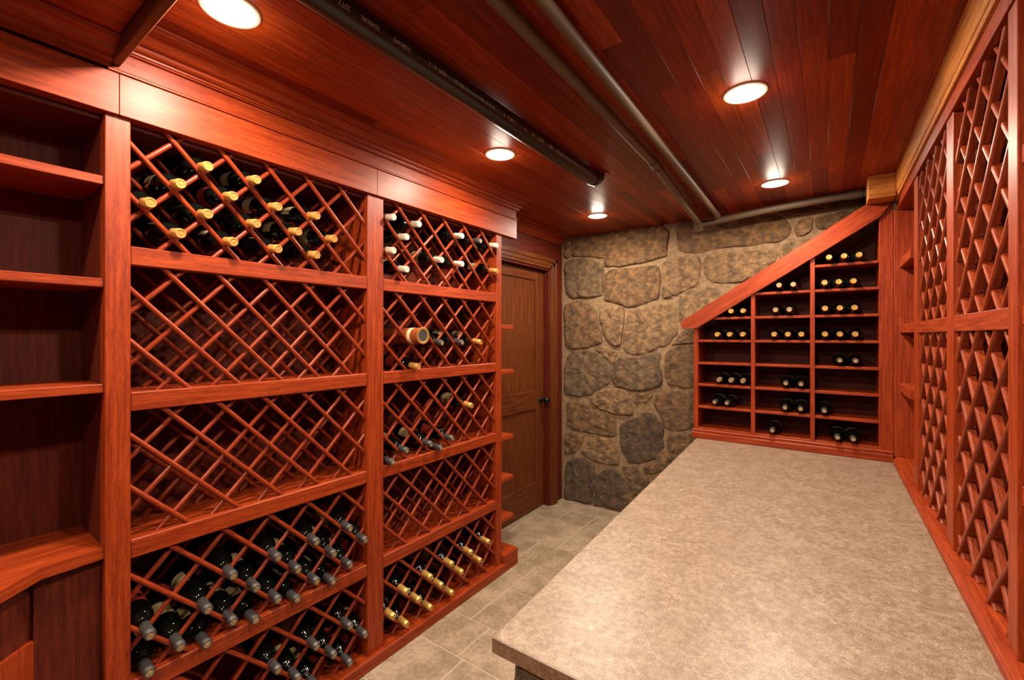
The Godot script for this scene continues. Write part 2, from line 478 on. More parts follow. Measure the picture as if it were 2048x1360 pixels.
const STONES := [
	[1, -1.865, 2.340, -1.381, 2.360, -1.092, 2.356, -1.031, 2.293, -1.041, 2.171, -1.052, 2.114, -1.263, 2.076, -1.325, 2.082, -1.429, 2.061, -1.553, 2.080, -1.561, 2.152, -1.851, 2.194],
	[2, -1.940, 2.334, -1.874, 2.337, -1.870, 2.200, -1.907, 2.183, -1.940, 2.200],
	[0, -1.935, 2.140, -1.851, 2.165, -1.699, 2.158, -1.595, 2.100, -1.569, 2.050, -1.586, 1.830, -1.716, 1.821, -1.860, 1.820, -1.907, 1.864, -1.935, 2.015],
	[1, -1.553, 2.002, -1.494, 2.036, -1.333, 2.045, -1.106, 2.039, -1.092, 1.936, -1.106, 1.783, -1.225, 1.744, -1.349, 1.726, -1.461, 1.762, -1.553, 1.797, -1.561, 1.908],
	[2, -1.048, 2.071, -0.936, 2.088, -0.801, 2.081, -0.788, 1.996, -0.795, 1.893, -0.834, 1.853, -0.936, 1.810, -0.985, 1.798, -1.048, 1.860, -1.070, 1.934, -1.070, 2.022],
	[1, -1.071, 1.883, -1.041, 1.830, -0.985, 1.785, -1.070, 1.782],
	[2, -0.744, 2.062, -0.714, 2.090, -0.524, 2.085, -0.326, 2.085, -0.282, 2.059, -0.288, 2.001, -0.391, 1.908, -0.510, 1.876, -0.607, 1.867, -0.693, 1.885, -0.740, 1.927, -0.751, 1.999],
	[1, -0.942, 2.351, -0.849, 2.353, -0.524, 2.343, -0.276, 2.311, -0.233, 2.261, -0.214, 2.209, -0.221, 2.159, -0.288, 2.132, -0.497, 2.127, -0.664, 2.131, -0.773, 2.108, -0.849, 2.121, -0.926, 2.145, -0.950, 2.230],
	[2, -0.178, 2.239, -0.142, 2.269, -0.084, 2.274, -0.084, 2.190, -0.131, 2.155, -0.166, 2.149, -0.178, 2.189],
	[1, -0.072, 2.265, 0.057, 2.276, 0.190, 2.288, 0.190, 2.212, 0.057, 2.171, -0.061, 2.177],
	[0, -0.276, 2.348, -0.084, 2.372, 0.179, 2.372, 0.184, 2.305, 0.084, 2.299, -0.113, 2.296, -0.202, 2.293, -0.251, 2.311],
	[2, -0.273, 2.058, -0.245, 2.112, -0.125, 2.126, -0.038, 2.115, -0.084, 2.037, -0.257, 1.998],
	[2, -0.928, 1.786, -0.880, 1.826, -0.786, 1.847, -0.674, 1.829, -0.633, 1.782, -0.647, 1.598, -0.786, 1.518, -0.917, 1.546, -0.940, 1.662],
	[1, -1.939, 1.760, -1.820, 1.786, -1.721, 1.781, -1.657, 1.720, -1.617, 1.572, -1.578, 1.426, -1.737, 1.380, -1.862, 1.367, -1.931, 1.408, -1.940, 1.577],
	[2, -1.601, 1.688, -1.501, 1.721, -1.381, 1.724, -1.381, 1.639, -1.411, 1.427, -1.433, 1.395, -1.501, 1.412, -1.562, 1.499, -1.594, 1.608],
	[2, -1.331, 1.687, -1.210, 1.710, -1.022, 1.737, -0.976, 1.708, -0.964, 1.629, -0.957, 1.510, -1.015, 1.424, -1.108, 1.383, -1.210, 1.340, -1.316, 1.324, -1.381, 1.357, -1.389, 1.463, -1.360, 1.596],
	[1, -0.938, 1.490, -0.913, 1.530, -0.820, 1.535, -0.820, 1.432, -0.944, 1.412, -1.002, 1.411],
	[0, -1.914, 1.294, -1.837, 1.341, -1.681, 1.359, -1.594, 1.317, -1.516, 1.232, -1.493, 1.176, -1.509, 1.082, -1.594, 1.040, -1.697, 0.974, -1.820, 0.942, -1.939, 0.956, -1.940, 1.155],
	[2, -1.657, 1.374, -1.578, 1.397, -1.501, 1.369, -1.426, 1.342, -1.456, 1.299, -1.471, 1.241, -1.532, 1.297, -1.617, 1.345],
	[0, -1.426, 1.314, -1.316, 1.303, -1.210, 1.326, -1.088, 1.349, -1.101, 1.262, -1.074, 1.162, -1.081, 1.081, -1.210, 1.038, -1.316, 1.031, -1.471, 1.070, -1.486, 1.140, -1.456, 1.242],
	[1, -1.041, 1.344, -0.976, 1.391, -0.820, 1.413, -0.820, 1.092, -1.009, 1.092, -1.048, 1.163, -1.041, 1.264],
	[2, -1.697, 0.930, -1.578, 1.012, -1.463, 1.038, -1.352, 1.021, -1.327, 0.939, -1.316, 0.828, -1.463, 0.820, -1.578, 0.845, -1.657, 0.889],
	[2, -1.309, 1.003, -1.155, 1.035, -1.138, 1.009, -1.183, 0.951, -1.280, 0.929, -1.309, 0.940],
	[1, -1.121, 1.011, -1.009, 1.052, -0.820, 1.047, -0.820, 0.796, -0.913, 0.752, -0.989, 0.736, -1.055, 0.762, -1.088, 0.858, -1.135, 0.935],
	[1, -1.909, 0.887, -1.795, 0.882, -1.657, 0.857, -1.578, 0.806, -1.463, 0.775, -1.456, 0.641, -1.539, 0.630, -1.737, 0.634, -1.879, 0.654, -1.914, 0.680, -1.918, 0.825],
	[1, -1.939, 0.593, -1.837, 0.629, -1.746, 0.603, -1.779, 0.524, -1.837, 0.440, -1.905, 0.407, -1.939, 0.440],
	[2, -1.713, 0.548, -1.633, 0.603, -1.486, 0.615, -1.441, 0.543, -1.426, 0.446, -1.433, 0.395, -1.532, 0.386, -1.673, 0.406, -1.779, 0.456, -1.737, 0.500],
	[3, -1.411, 0.710, -1.381, 0.756, -1.280, 0.802, -1.210, 0.851, -1.155, 0.856, -1.088, 0.789, -1.058, 0.739, -1.068, 0.671, -1.061, 0.571, -1.074, 0.522, -1.245, 0.447, -1.331, 0.433, -1.396, 0.507, -1.418, 0.624],
	[1, -1.022, 0.697, -0.844, 0.739, -0.808, 0.686, -0.881, 0.572, -1.022, 0.551, -1.035, 0.622],
	[3, -1.926, 0.335, -1.862, 0.383, -1.770, 0.398, -1.657, 0.350, -1.641, 0.279, -1.657, 0.181, -1.673, 0.023, -1.939, 0.007, -1.935, 0.211],
	[3, -1.625, 0.267, -1.547, 0.340, -1.426, 0.332, -1.374, 0.271, -1.338, 0.180, -1.341, 0.046, -1.426, 0.013, -1.657, 0.012, -1.645, 0.168],
	[0, -1.396, 0.394, -1.309, 0.423, -1.238, 0.407, -1.183, 0.348, -1.183, 0.287, -1.238, 0.228, -1.309, 0.165, -1.323, 0.267, -1.367, 0.329],
	[1, -1.231, 0.415, -1.142, 0.458, -1.074, 0.489, -1.081, 0.407, -1.169, 0.358, -1.203, 0.372],
	[3, -1.035, 0.509, -0.976, 0.544, -0.844, 0.565, -0.820, 0.479, -0.944, 0.418, -1.061, 0.417],
	[1, -1.36, 0.27, -1.20, 0.30, -1.10, 0.22, -1.12, 0.05, -1.30, 0.01, -1.40, 0.10],
	[0, -1.15, 0.33, -0.95, 0.36, -0.80, 0.30, -0.80, 0.10, -1.00, 0.03, -1.07, 0.20],
	[2, -1.12, 0.42, -0.98, 0.40, -0.80, 0.42, -0.78, 0.60, -1.00, 0.62, -1.10, 0.55],
]
const RACK_BOTTLES := [  # bay, row, node along, node up, capsule
	[0, 0, 1, 3, 0],
	[0, 0, 0, 2, 0],
	[0, 0, -1, 1, 0],
	[0, 0, 2, 2, 0],
	[0, 0, 1, 1, 0],
	[0, 0, 0, 0, 0],
	[0, 0, 2, 0, 0],
	[0, 0, 3, 3, 0],
	[0, 0, 4, 2, 0],
	[0, 0, 3, 1, 0],
	[0, 0, 4, 0, 0],
	[0, 0, 6, 2, 0],
	[0, 0, 5, 1, 0],
	[0, 0, 7, 1, 0],
	[0, 0, 6, 0, 0],
	[0, 3, -1, 1, 1],
	[0, 3, 0, 0, 1],
	[0, 3, 1, -1, 1],
	[0, 3, 1, 1, 1],
	[0, 3, 2, 0, 1],
	[0, 3, 3, -1, 1],
	[0, 3, 2, 2, 1],
	[0, 3, 3, 1, 1],
	[0, 3, 4, 0, 1],
	[0, 3, 5, -1, 1],
	[0, 3, 4, 2, 1],
	[0, 3, 5, 1, 1],
	[0, 3, 6, 0, 1],
	[0, 3, 7, -1, 1],
	[0, 3, 6, 2, 1],
	[0, 3, 7, 1, 1],
	[0, 3, 8, 0, 1],
	[0, 3, 8, 2, 1],
	[0, 3, 9, 1, 1],
	[0, 3, -1, -1, 1],
	[0, 4, 8, 2, 1],
	[0, 4, 9, 1, 1],
	[0, 4, 6, 2, 1],
	[0, 4, 7, 1, 1],
	[0, 4, 8, 0, 1],
	[0, 4, 4, 2, 1],
	[0, 4, 5, 1, 1],
	[0, 4, 6, 0, 1],
	[1, 0, -1, 3, 2],
	[1, 0, 1, 3, 2],
	[1, 0, 0, 2, 2],
	[1, 0, -1, 1, 2],
	[1, 0, 0, 0, 2],
	[1, 0, 3, 1, 2],
	[1, 0, 5, 3, 2],
	[1, 0, 5, 1, 2],
	[1, 0, 9, 3, 2],
	[1, 0, 9, 1, 0],
	[1, 0, 7, 3, 1],
	[1, 1, 1, 1, 9],
	[1, 1, 3, 1, 1],
	[1, 1, 5, 1, 1],
	[1, 1, 7, 1, 0],
	[1, 1, 1, -1, 0],
	[1, 2, 6, 2, 0],
	[1, 2, 0, 0, 1],
	[1, 2, -1, -1, 1],
	[1, 2, 2, 0, 1],
	[1, 2, 3, -1, 1],
	[1, 2, 4, 0, 1],
	[1, 4, 8, 2, 3],
	[1, 4, 6, 2, 3],
	[1, 4, 7, 1, 3],
	[1, 4, 4, 2, 3],
	[1, 4, 5, 1, 3],
	[1, 4, 2, 2, 3],
	[1, 4, 3, 1, 3],
	[1, 4, 4, 0, 3],
	[1, 4, 0, 2, 3],
	[1, 4, 1, 1, 3],
	[1, 4, 2, 0, 3],
	[1, 4, -1, 1, 3],
	[1, 4, 0, 0, 3],
]
const SHELF_BOTTLES := [  # column, shelf from the top of the unit, capsule, x of each bottle
	[2, 0, 3, [0.008, 0.080, 0.150]],
	[2, 1, 3, [-0.014, 0.055, 0.124]],
	[2, 2, 3, [-0.012, 0.060, 0.129]],
	[2, 3, 3, [-0.012, 0.060, 0.132]],
	[2, 4, 1, [0.059, 0.133]],
	[2, 6, 1, [-0.016]],
	[2, 7, 1, [0.048, 0.122]],
	[1, 1, 4, [-0.249, -0.173]],
	[1, 2, 4, [-0.268, -0.194]],
	[1, 3, 3, [-0.276, -0.202, -0.131]],
	[1, 5, 1, [-0.213, -0.133]],
	[1, 6, 1, [-0.217, -0.135]],
	[1, 7, 1, [-0.286]],
	[0, 2, 3, [-0.525, -0.453]],
	[0, 3, 3, [-0.610, -0.534, -0.455]],
	[0, 5, 4, [-0.598, -0.525, -0.454]],
	[0, 6, 1, [-0.625, -0.549]],
]

# ---------------------------------------------------------------- the scene
func _ready() -> void:
	# camera
	var cam := Camera3D.new()
	cam.name = "camera"
	add_child(cam)
	cam.projection = Camera3D.PROJECTION_FRUSTUM
	cam.near = 0.05
	cam.far = 50.0
	cam.size = 0.05 * 1360.0 / 888.0
	cam.frustum_offset = Vector2(0.0, -0.05 * 8.0 / 888.0)
	cam.position = Vector3(0, 1.48, 0)
	cam.rotation.y = atan(631.0 / 888.0)
	cam.current = true
	# environment: a closed cellar, no daylight
	var we := WorldEnvironment.new()
	we.name = "environment"
	var env := Environment.new()
	env.background_mode = Environment.BG_COLOR
	env.background_color = Color(0, 0, 0)
	env.tonemap_mode = Environment.TONE_MAPPER_LINEAR
	env.tonemap_exposure = 1.0
	env.sdfgi_enabled = true
	env.ssao_enabled = true
	env.ssil_enabled = true
	we.environment = env
	add_child(we)
	# the recessed lamps carry all the light
	make_textures()
	make_materials()
	var lamps := [
		[Vector3(-1.31, CEIL, -0.535), "large recessed ceiling light at the top left, beside the soffit"],
		[Vector3(-1.29, CEIL, -1.716), "recessed ceiling light above the crown moulding, left of the black pipe"],
		[Vector3(-1.369, CEIL, -3.005), "small recessed ceiling light nearest the wooden door"],
		[Vector3(-0.243, CEIL, -1.796), "recessed ceiling light to the right of the two brown pipes, nearer one"],
		[Vector3(-0.246, CEIL, -2.958), "recessed ceiling light just above the sloped cubby unit"],
		[Vector3(-0.245, CEIL, -0.63), "recessed ceiling light above the near end of the counter"],
		[Vector3(-1.30, 2.295, 0.60), "recessed soffit light over the desk"],
		[Vector3(-0.245, 2.295, 0.60), "recessed soffit light behind the counter"],
	]
	for a in lamps: recessed_light(a[0], a[1])
	slat_mesh = lathe_up(0.0078, 12)
	board_mesh = board_up(0.0068, 0.0090)
	build_shell()
	build_left_rack()
	build_left_shelves()
	build_door()
	build_counter()
	build_cubby_unit()
	build_right_rack()
	build_pipes()
	build_bottles()

func lathe_up(r: float, sides: int) -> ArrayMesh:
	var path := [Vector3(0, 0, 0), Vector3(0, 1, 0)]
	return tube(path, r, sides)

# a board of unit length along Y: 2 * w thick across Z, from 0 to 2 * d deep along X, front edge (X = 0) rounded
func board_up(w: float, d: float) -> ArrayMesh:
	var poly := PackedVector2Array([Vector2(0.0, -w * 0.45), Vector2(w * 0.25, -w * 0.85), Vector2(w * 0.8, -w), Vector2(2 * d, -w), Vector2(2 * d, w), Vector2(w * 0.8, w), Vector2(w * 0.25, w * 0.85), Vector2(0.0, w * 0.45)])
	return prism_mesh(poly, 0.0, 1.0, along_y)

func recessed_light(at: Vector3, label: String) -> void:
	var t := thing("recessed_light", label, "light", at, "recessed ceiling lights")
	var ring := part(t, "trim_ring", lathe([Vector2(0.0, 0.073), Vector2(0.003, 0.073), Vector2(0.006, 0.070), Vector2(0.0065, 0.062), Vector2(0.002, 0.0575), Vector2(0.0, 0.0575)], 40), M.ring)
	ring.rotation.z = -PI / 2
	var lens := part(t, "lens", lathe([Vector2(0.0, 0.0575), Vector2(0.004, 0.0570), Vector2(0.008, 0.052), Vector2(0.0115, 0.038), Vector2(0.013, 0.018), Vector2(0.0135, 0.0)], 40), M.lens)
	lens.rotation.z = -PI / 2
	var l := AreaLight3D.new()
	l.name = "lamp_light"
	t.add_child(l)
	l.area_size = Vector2(0.08, 0.08)
	l.position = Vector3(0, -0.0145, 0)
	l.rotation.x = -PI / 2
	l.light_color = Color(1.0, 0.925, 0.83)
	l.light_energy = 2.5
	l.area_range = 12.0
	l.area_attenuation = 2.0
	l.shadow_enabled = true
	var o := OmniLight3D.new()
	o.name = "lens_light"
	t.add_child(o)
	o.position = Vector3(0, -0.055, 0)
	o.light_size = 0.045
	o.light_color = l.light_color
	o.light_energy = 0.035
	o.omni_range = 12.0
	o.omni_attenuation = 2.0
	o.shadow_enabled = true

# ---------------------------------------------------------------- floor, ceiling, walls
func build_shell() -> void:
	var rng := RandomNumberGenerator.new()
	rng.seed = 7
	# floor: tiles laid in a mixed pattern, grout between them
	var fl := setting("floor", "beige stone tile floor laid in a mixed pattern", "floor")
	box(fl, "grout_bed", -2.2, 0.8, -0.12, -0.0035, -3.7, 1.45, M.grout, 0.0)
	var tiles := [
		[-2.08, -1.42, -3.57, -3.345], [-1.42, -0.85, -3.57, -3.345], [-2.08, -1.78, -3.345, -3.12], [-1.78, -1.543, -3.345, -3.12], [-2.08, -1.975, -3.12, -2.72],
		[-1.975, -1.543, -3.12, -2.72], [-1.543, -1.18, -3.345, -2.97], [-1.543, -1.18, -2.97, -2.72], [-1.18, -0.7, -3.345, -2.72],
		[-2.08, -1.69, -2.72, -2.42], [-1.69, -1.18, -2.72, -2.42], [-1.18, -0.7, -2.72, -2.42],
		[-1.70, -1.525, -2.42, -1.772], [-1.525, -1.18, -2.42, -2.115], [-1.525, -1.18, -2.115, -1.772], [-1.18, -0.62, -2.42, -1.772],
		[-1.70, -1.40, -1.772, -1.53], [-1.40, -1.06, -1.772, -1.53], [-1.06, -0.62, -1.772, -1.53],
		[-1.70, -1.36, -1.53, -1.20], [-1.36, -1.06, -1.53, -1.20], [-1.06, -0.6, -1.53, -1.20],
		[-1.70, -1.30, -1.20, -0.75], [-1.30, -0.95, -1.20, -0.98], [-1.30, -0.95, -0.98, -0.75], [-0.95, -0.6, -1.20, -0.75]]
	for i in 4:
		for j in 5:
			tiles.append([-1.70 + 0.6 * i, -1.10 + 0.6 * i, -0.75 + 0.42 * j, -0.33 + 0.42 * j])
	for t in tiles:
		var g := 0.0032
		box(fl, "tile", t[0] + g, t[1] - g, -0.012, 0.0 + rng.randf_range(-0.0006, 0.0), t[2] + g, t[3] - g, M["tile%d" % rng.randi_range(0, 3)], 0.0025)
	# ceiling: narrow planks running the length of the room
	var ce := setting("ceiling", "dark red mahogany plank ceiling", "ceiling")
	box(ce, "backing", -2.2, 0.8, CEIL + 0.014, CEIL + 0.12, -3.7, 1.45, M.wall, 0.0)
	var w := 0.0715
	var x := -2.0
	while x < 0.70:
		var z := -3.60 - rng.randf_range(0.0, 0.9)
		while z < -0.37:
			var z1 := minf(z + rng.randf_range(0.75, 1.7), -0.37)
			if z1 > -0.55: z1 = -0.37
			if z1 > -3.60:
				box(ce, "plank", x + 0.0004, x + w - 0.0004, CEIL, CEIL + 0.016, maxf(z, -3.60) + 0.0004, z1 - 0.0004, M["plank%d" % rng.randi_range(0, 4)], 0.0007)
			z = z1
		x += w
	# lowered soffit over the camera's end of the room
	var so := setting("ceiling_soffit", "lowered mahogany soffit with a trim board along its edge", "soffit")
	x = -2.0
	while x < 0.70:
		box(so, "plank", x + 0.0004, x + w - 0.0004, 2.295, 2.311, -0.364, 1.32, M["plank%d" % rng.randi_range(0, 4)], 0.0012)
		x += w
	box(so, "backing", -2.0, 0.7, 2.311, CEIL + 0.014, -0.37, 1.32, M.wall, 0.0)
	box(so, "edge_board", -1.665, 0.34, 2.252, CEIL, -0.388, -0.366, M.oak0, 0.003)
	# walls
	var wl := setting("wall_left", "dark red panelled wall above and beside the door", "wall")
	box(wl, "panel", -2.16, -1.975, 2.115, CEIL + 0.02, -3.62, 1.4, M.deep2, 0.0)
	box(wl, "panel", -2.16, -1.975, 0.0, 2.115, -3.62, -3.44, M.deep1, 0.0)
	box(wl, "panel", -2.16, -1.975, 0.0, 2.115, -2.44, 1.4, M.deep1, 0.0)
	box(wl, "panel", -2.22, -2.10, 0.0, 2.2, -3.62, -2.3, M.deep1, 0.0)
	var wr := setting("wall_right", "dark red wall behind the right-hand rack", "wall")
	box(wr, "panel", 0.68, 0.80, 0.0, CEIL + 0.02, -3.62, 1.4, M.deep1, 0.0)
	var wf := setting("wall_front", "dark red panelled wall behind the viewer", "wall")
	box(wf, "panel", -2.16, 0.80, 0.0, CEIL + 0.02, 1.32, 1.44, M.deep1, 0.0)
	# back wall of field stone
	var wb := setting("wall_back", "rustic field stone wall with wide mortar joints", "wall")
	box(wb, "mortar_bed", -2.16, 0.80, 0.0, CEIL + 0.02, -3.70, STONE_Z - 0.006, M.mortar, 0.0)
	var fn := FastNoiseLite.new()
	fn.seed = 5
	fn.frequency = 9.0
	fn.fractal_octaves = 4
	var i := 0
	for s in STONES:
		var pts := PackedVector2Array()
		for k in range(1, s.size(), 2):
			pts.append(Vector2(s[k], s[k + 1]))
		part(wb, "stone", rock_mesh(pts, STONE_Z - 0.008, 0.014 + 0.012 * rng.randf(), fn), M["rock%d" % s[0]])
		i += 1
	# small crown along the wall over the door
	var tr := setting("trim_1", "small dark crown moulding above the door", "moulding")
	part(tr, "moulding", prism_mesh(PackedVector2Array([Vector2(-1.976, 2.305), Vector2(-1.968, 2.305), Vector2(-1.964, 2.314), Vector2(-1.95, 2.322), Vector2(-1.938, 2.338), Vector2(-1.934, 2.352), Vector2(-1.926, 2.3605), Vector2(-1.976, 2.3605)]), -3.555, -2.41, along_z), M.red2)

# a stone with a rounded outline, raised and uneven face; outline in (x, y), z of its foot
func rock_mesh(outline: PackedVector2Array, z: float, h: float, fn: FastNoiseLite) -> ArrayMesh:
	var p := outline
	var dense := PackedVector2Array()
	for i in p.size():
		var a0 := p[i]
		var b0 := p[(i + 1) % p.size()]
		var parts := maxi(1, int(a0.distance_to(b0) / 0.045))
		for k in parts:
			var v0 := a0.lerp(b0, float(k) / parts)
			dense.append(v0 + Vector2(fn.get_noise_2d(v0.x * 2.5, v0.y * 2.5 + 50.0), fn.get_noise_2d(v0.x * 2.5 + 90.0, v0.y * 2.5)) * 0.014)
	p = dense
	for it in 2:
		var q := PackedVector2Array()
		for i in p.size():
			var a := p[i]
			var b := p[(i + 1) % p.size()]
			q.append(a.lerp(b, 0.22))
			q.append(a.lerp(b, 0.78))
		p = q
	var c := Vector2.ZERO
	for v in p: c += v
	c /= p.size()
	var st := SurfaceTool.new()
	st.begin(Mesh.PRIMITIVE_TRIANGLES)
	var ring := [[1.045, 0.0], [1.035, 0.5], [1.01, 0.8], [0.95, 0.95], [0.86, 1.0], [0.74, 1.02], [0.60, 1.04], [0.44, 1.05], [0.26, 1.06], [0.12, 1.06]]
	var at := func(r: int, k: int) -> Vector3:
		var s: float = ring[r][0]
		var v := c + (p[k % p.size()] - c) * s
		var n := fn.get_noise_2d(v.x, v.y) * 0.014 + fn.get_noise_2d(v.x * 4.0 + 30.0, v.y * 4.0) * 0.005
		if r > 0 and r < 4: v += (p[k % p.size()] - c).normalized() * fn.get_noise_2d(v.x * 3.0, v.y * 3.0 + 9.0) * 0.006
		return Vector3(v.x, v.y, z + h * ring[r][1] + n * minf(1.0, ring[r][1] * 1.2))
	for r in ring.size() - 1:
		for k in p.size():
			tri(st, at.call(r, k), at.call(r, k + 1), at.call(r + 1, k + 1), Vector3(0, 0, 1))
			tri(st, at.call(r, k), at.call(r + 1, k + 1), at.call(r + 1, k), Vector3(0, 0, 1))
	var last := ring.size() - 1
	var top := Vector3(c.x, c.y, z + h * 1.06 + fn.get_noise_2d(c.x, c.y) * 0.010)
	for k in p.size():
		tri(st, at.call(last, k), at.call(last, k + 1), top, Vector3(0, 0, 1))
	st.generate_normals()
	return st.commit()

# ---------------------------------------------------------------- left rack
func build_left_rack() -> void:
	var names := ["red mahogany lattice wine rack, left of two bays, beside open shelves", "red mahogany lattice wine rack, right of two bays, beside the door"]
	for b in 2:
		var z1: float = BAYS[b][0]
		var z0: float = BAYS[b][1]
		var t := thing("wine_rack", names[b], "wine rack", Vector3(FACE, 0, z1), "lattice wine racks along the left wall")
		if b == 0:
			box(t, "post", FACE - 0.05, FACE, 0.04, 2.12, -0.358, -0.415, M.red1, 0.002)
			box(t, "post", FACE - 0.05, FACE, 0.04, 2.12, -1.239, -1.327, M.red1, 0.002)
			box(t, "fascia_board", FACE - 0.03, FACE + 0.014, 2.115, 2.232, -0.3865, -1.2815, M.red2, 0.001)
			box(t, "side_panel", BACK, FACE - 0.05, 0.04, 2.12, -0.382, -0.405, M.red1)
			box(t, "side_panel", BACK, FACE - 0.05, 0.04, 2.12, -1.247, -1.268, M.red1)
		else:
			box(t, "post", FACE - 0.05, FACE, 0.04, 2.12, -2.185, -2.238, M.red1, 0.002)
			box(t, "fascia_board", FACE - 0.03, FACE + 0.014, 2.115, 2.232, -1.2825, -2.384, M.red2, 0.001)
			box(t, "side_panel", BACK, FACE - 0.05, 0.04, 2.12, -1.298, -1.319, M.red1)
			box(t, "side_panel", BACK, FACE - 0.05, 0.04, 2.12, -2.192, -2.232, M.red1)
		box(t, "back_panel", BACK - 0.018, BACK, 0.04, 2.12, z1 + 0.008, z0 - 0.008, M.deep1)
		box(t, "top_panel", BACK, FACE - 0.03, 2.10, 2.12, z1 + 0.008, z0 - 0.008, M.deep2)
		for r in 5:
			var y: float = ROWS[r]
			var top: float = 2.115 if r == 0 else ROWS[r - 1] - RAIL
			box(t, "rail", FACE - 0.05, FACE - 0.0015, y - RAIL, y, z1, z0, M.red2, 0.003)
			box(t, "compartment_floor", BACK, FACE - 0.05, y - 0.024, y - 0.004, z1 + 0.01, z0 - 0.01, M.red2)
			lattice(t, "slat", slat_mesh, z0 - 0.004, z1 + 0.004, y - 0.004, top + 0.012, BAYS[b][2], BAYS[b][3], y, PY, [-1.688, -1.6995], [M.slat, M.slat_b])
			lattice(t, "rear_slat", slat_mesh, z0 - 0.004, z1 + 0.004, y - 0.004, top + 0.012, BAYS[b][2], BAYS[b][3], y - 0.012, PY, [-1.856, -1.8675], [M.slat_b, M.slat_b])
	# crown, frieze and bead over both bays
	var tr := setting("trim_2", "stepped mahogany crown moulding over the left racks", "moulding")
	box(tr, "bead", FACE - 0.03, FACE + 0.018, 2.234, 2.241, -0.36, -2.388, M.red2, 0.002)
	box(tr, "bead", FACE - 0.03, FACE + 0.014, 2.243, 2.249, -0.36, -2.388, M.red2, 0.002)
	box(tr, "frieze_board", FACE - 0.03, FACE + 0.004, 2.249, 2.302, -0.366, -2.392, M.red2, 0.001)
	var prof := PackedVector2Array([Vector2(-1.70, 2.299), Vector2(-1.657, 2.299), Vector2(-1.655, 2.303), Vector2(-1.650, 2.304), Vector2(-1.649, 2.309), Vector2(-1.641, 2.311), Vector2(-1.633, 2.316), Vector2(-1.630, 2.323), Vector2(-1.621, 2.324), Vector2(-1.612, 2.327), Vector2(-1.600, 2.334), Vector2(-1.590, 2.342), Vector2(-1.583, 2.3435), Vector2(-1.573, 2.3445), Vector2(-1.563, 2.348), Vector2(-1.559, 2.353), Vector2(-1.551, 2.354), Vector2(-1.550, 2.3605), Vector2(-1.70, 2.3605)])
	part(tr, "crown", prism_mesh(prof, -2.405, -0.386, along_z), M.red2)
	# the lower crown under the soffit
	var low := PackedVector2Array()
	for p in prof: low.append(Vector2(p.x, 2.2955 + (p.y - 2.3605) * 0.85))
	part(tr, "crown", prism_mesh(low, -0.366, 1.31, along_z), M.red2)
	# plinth
	var pl := setting("baseboard_left", "stepped mahogany plinth under the left racks", "plinth")
	box(pl, "plinth_board", BACK, -1.645, 0.0, 0.052, 0.9, -2.384, M.red2, 0.003)
	box(pl, "plinth_cap", BACK, -1.645, 0.053, 0.104, -2.24, -2.384, M.red2, 0.003)
	# display shelves on the far end of the rack
	var d := thing("display_shelf", "narrow open end shelves of red wood beside the door", "shelf", Vector3(-1.78, 0.10, -2.31))
	for y in [1.55, 1.262, 0.838, 0.572, 0.318]:
		box(d, "shelf", -1.90, -1.682, y - 0.026, y, -2.236, -2.384, M.red2, 0.002)
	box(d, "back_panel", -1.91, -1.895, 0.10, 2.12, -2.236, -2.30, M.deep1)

# ---------------------------------------------------------------- open shelves and desk at the far left
func build_left_shelves() -> void:
	var t := thing("open_shelf_unit", "open mahogany shelves at the far left with an angled desk", "shelf unit", Vector3(FACE, 0, -0.1))
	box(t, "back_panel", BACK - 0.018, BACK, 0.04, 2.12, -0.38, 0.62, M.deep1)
	box(t, "side_panel", BACK, FACE - 0.004, 0.04, 2.12, -0.359, -0.380, M.deep1)
	box(t, "post", FACE - 0.05, FACE, 0.04, 2.12, 0.56, 0.62, M.red1)
	box(t, "fascia_board", FACE - 0.03, FACE + 0.014, 2.115, 2.232, -0.3855, 0.62, M.red2, 0.001)
	box(t, "top_panel", BACK, FACE - 0.03, 2.10, 2.12, -0.36, 0.62, M.deep2)
	for y in [1.936, 1.644, 1.343]:
		box(t, "shelf", BACK, FACE - 0.01, y - 0.025, y, -0.3585, 0.56, M.red2, 0.0018)
	var desk := PackedVector2Array([Vector2(BACK, -0.3585), Vector2(-1.679, -0.3585), Vector2(-1.668, -0.232), Vector2(-1.30, 0.16), Vector2(-1.30, 0.56), Vector2(BACK, 0.56)])
	part(t, "desk_top", prism_mesh(desk, 0.846, 0.876, along_y), M.red2).position = -t.position
	box(t, "front_panel", -1.72, -1.702, 0.04, 0.846, -0.3585, -0.222, M.deep1)
	var body := PackedVector2Array([Vector2(-1.715, -0.222), Vector2(-1.36, 0.16), Vector2(-1.36, 0.54), Vector2(BACK, 0.54), Vector2(BACK, -0.222)])
	part(t, "cabinet_body", prism_mesh(body, 0.04, 0.846, along_y), M.deep1).position = -t.position
	var front := PackedVector2Array([Vector2(-1.703, -0.2235), Vector2(-1.715, -0.2220), Vector2(-1.36, 0.16), Vector2(-1.345, 0.16)])
	part(t, "drawer_front", prism_mesh(front, 0.06, 0.678, along_y), M.red1).position = -t.position

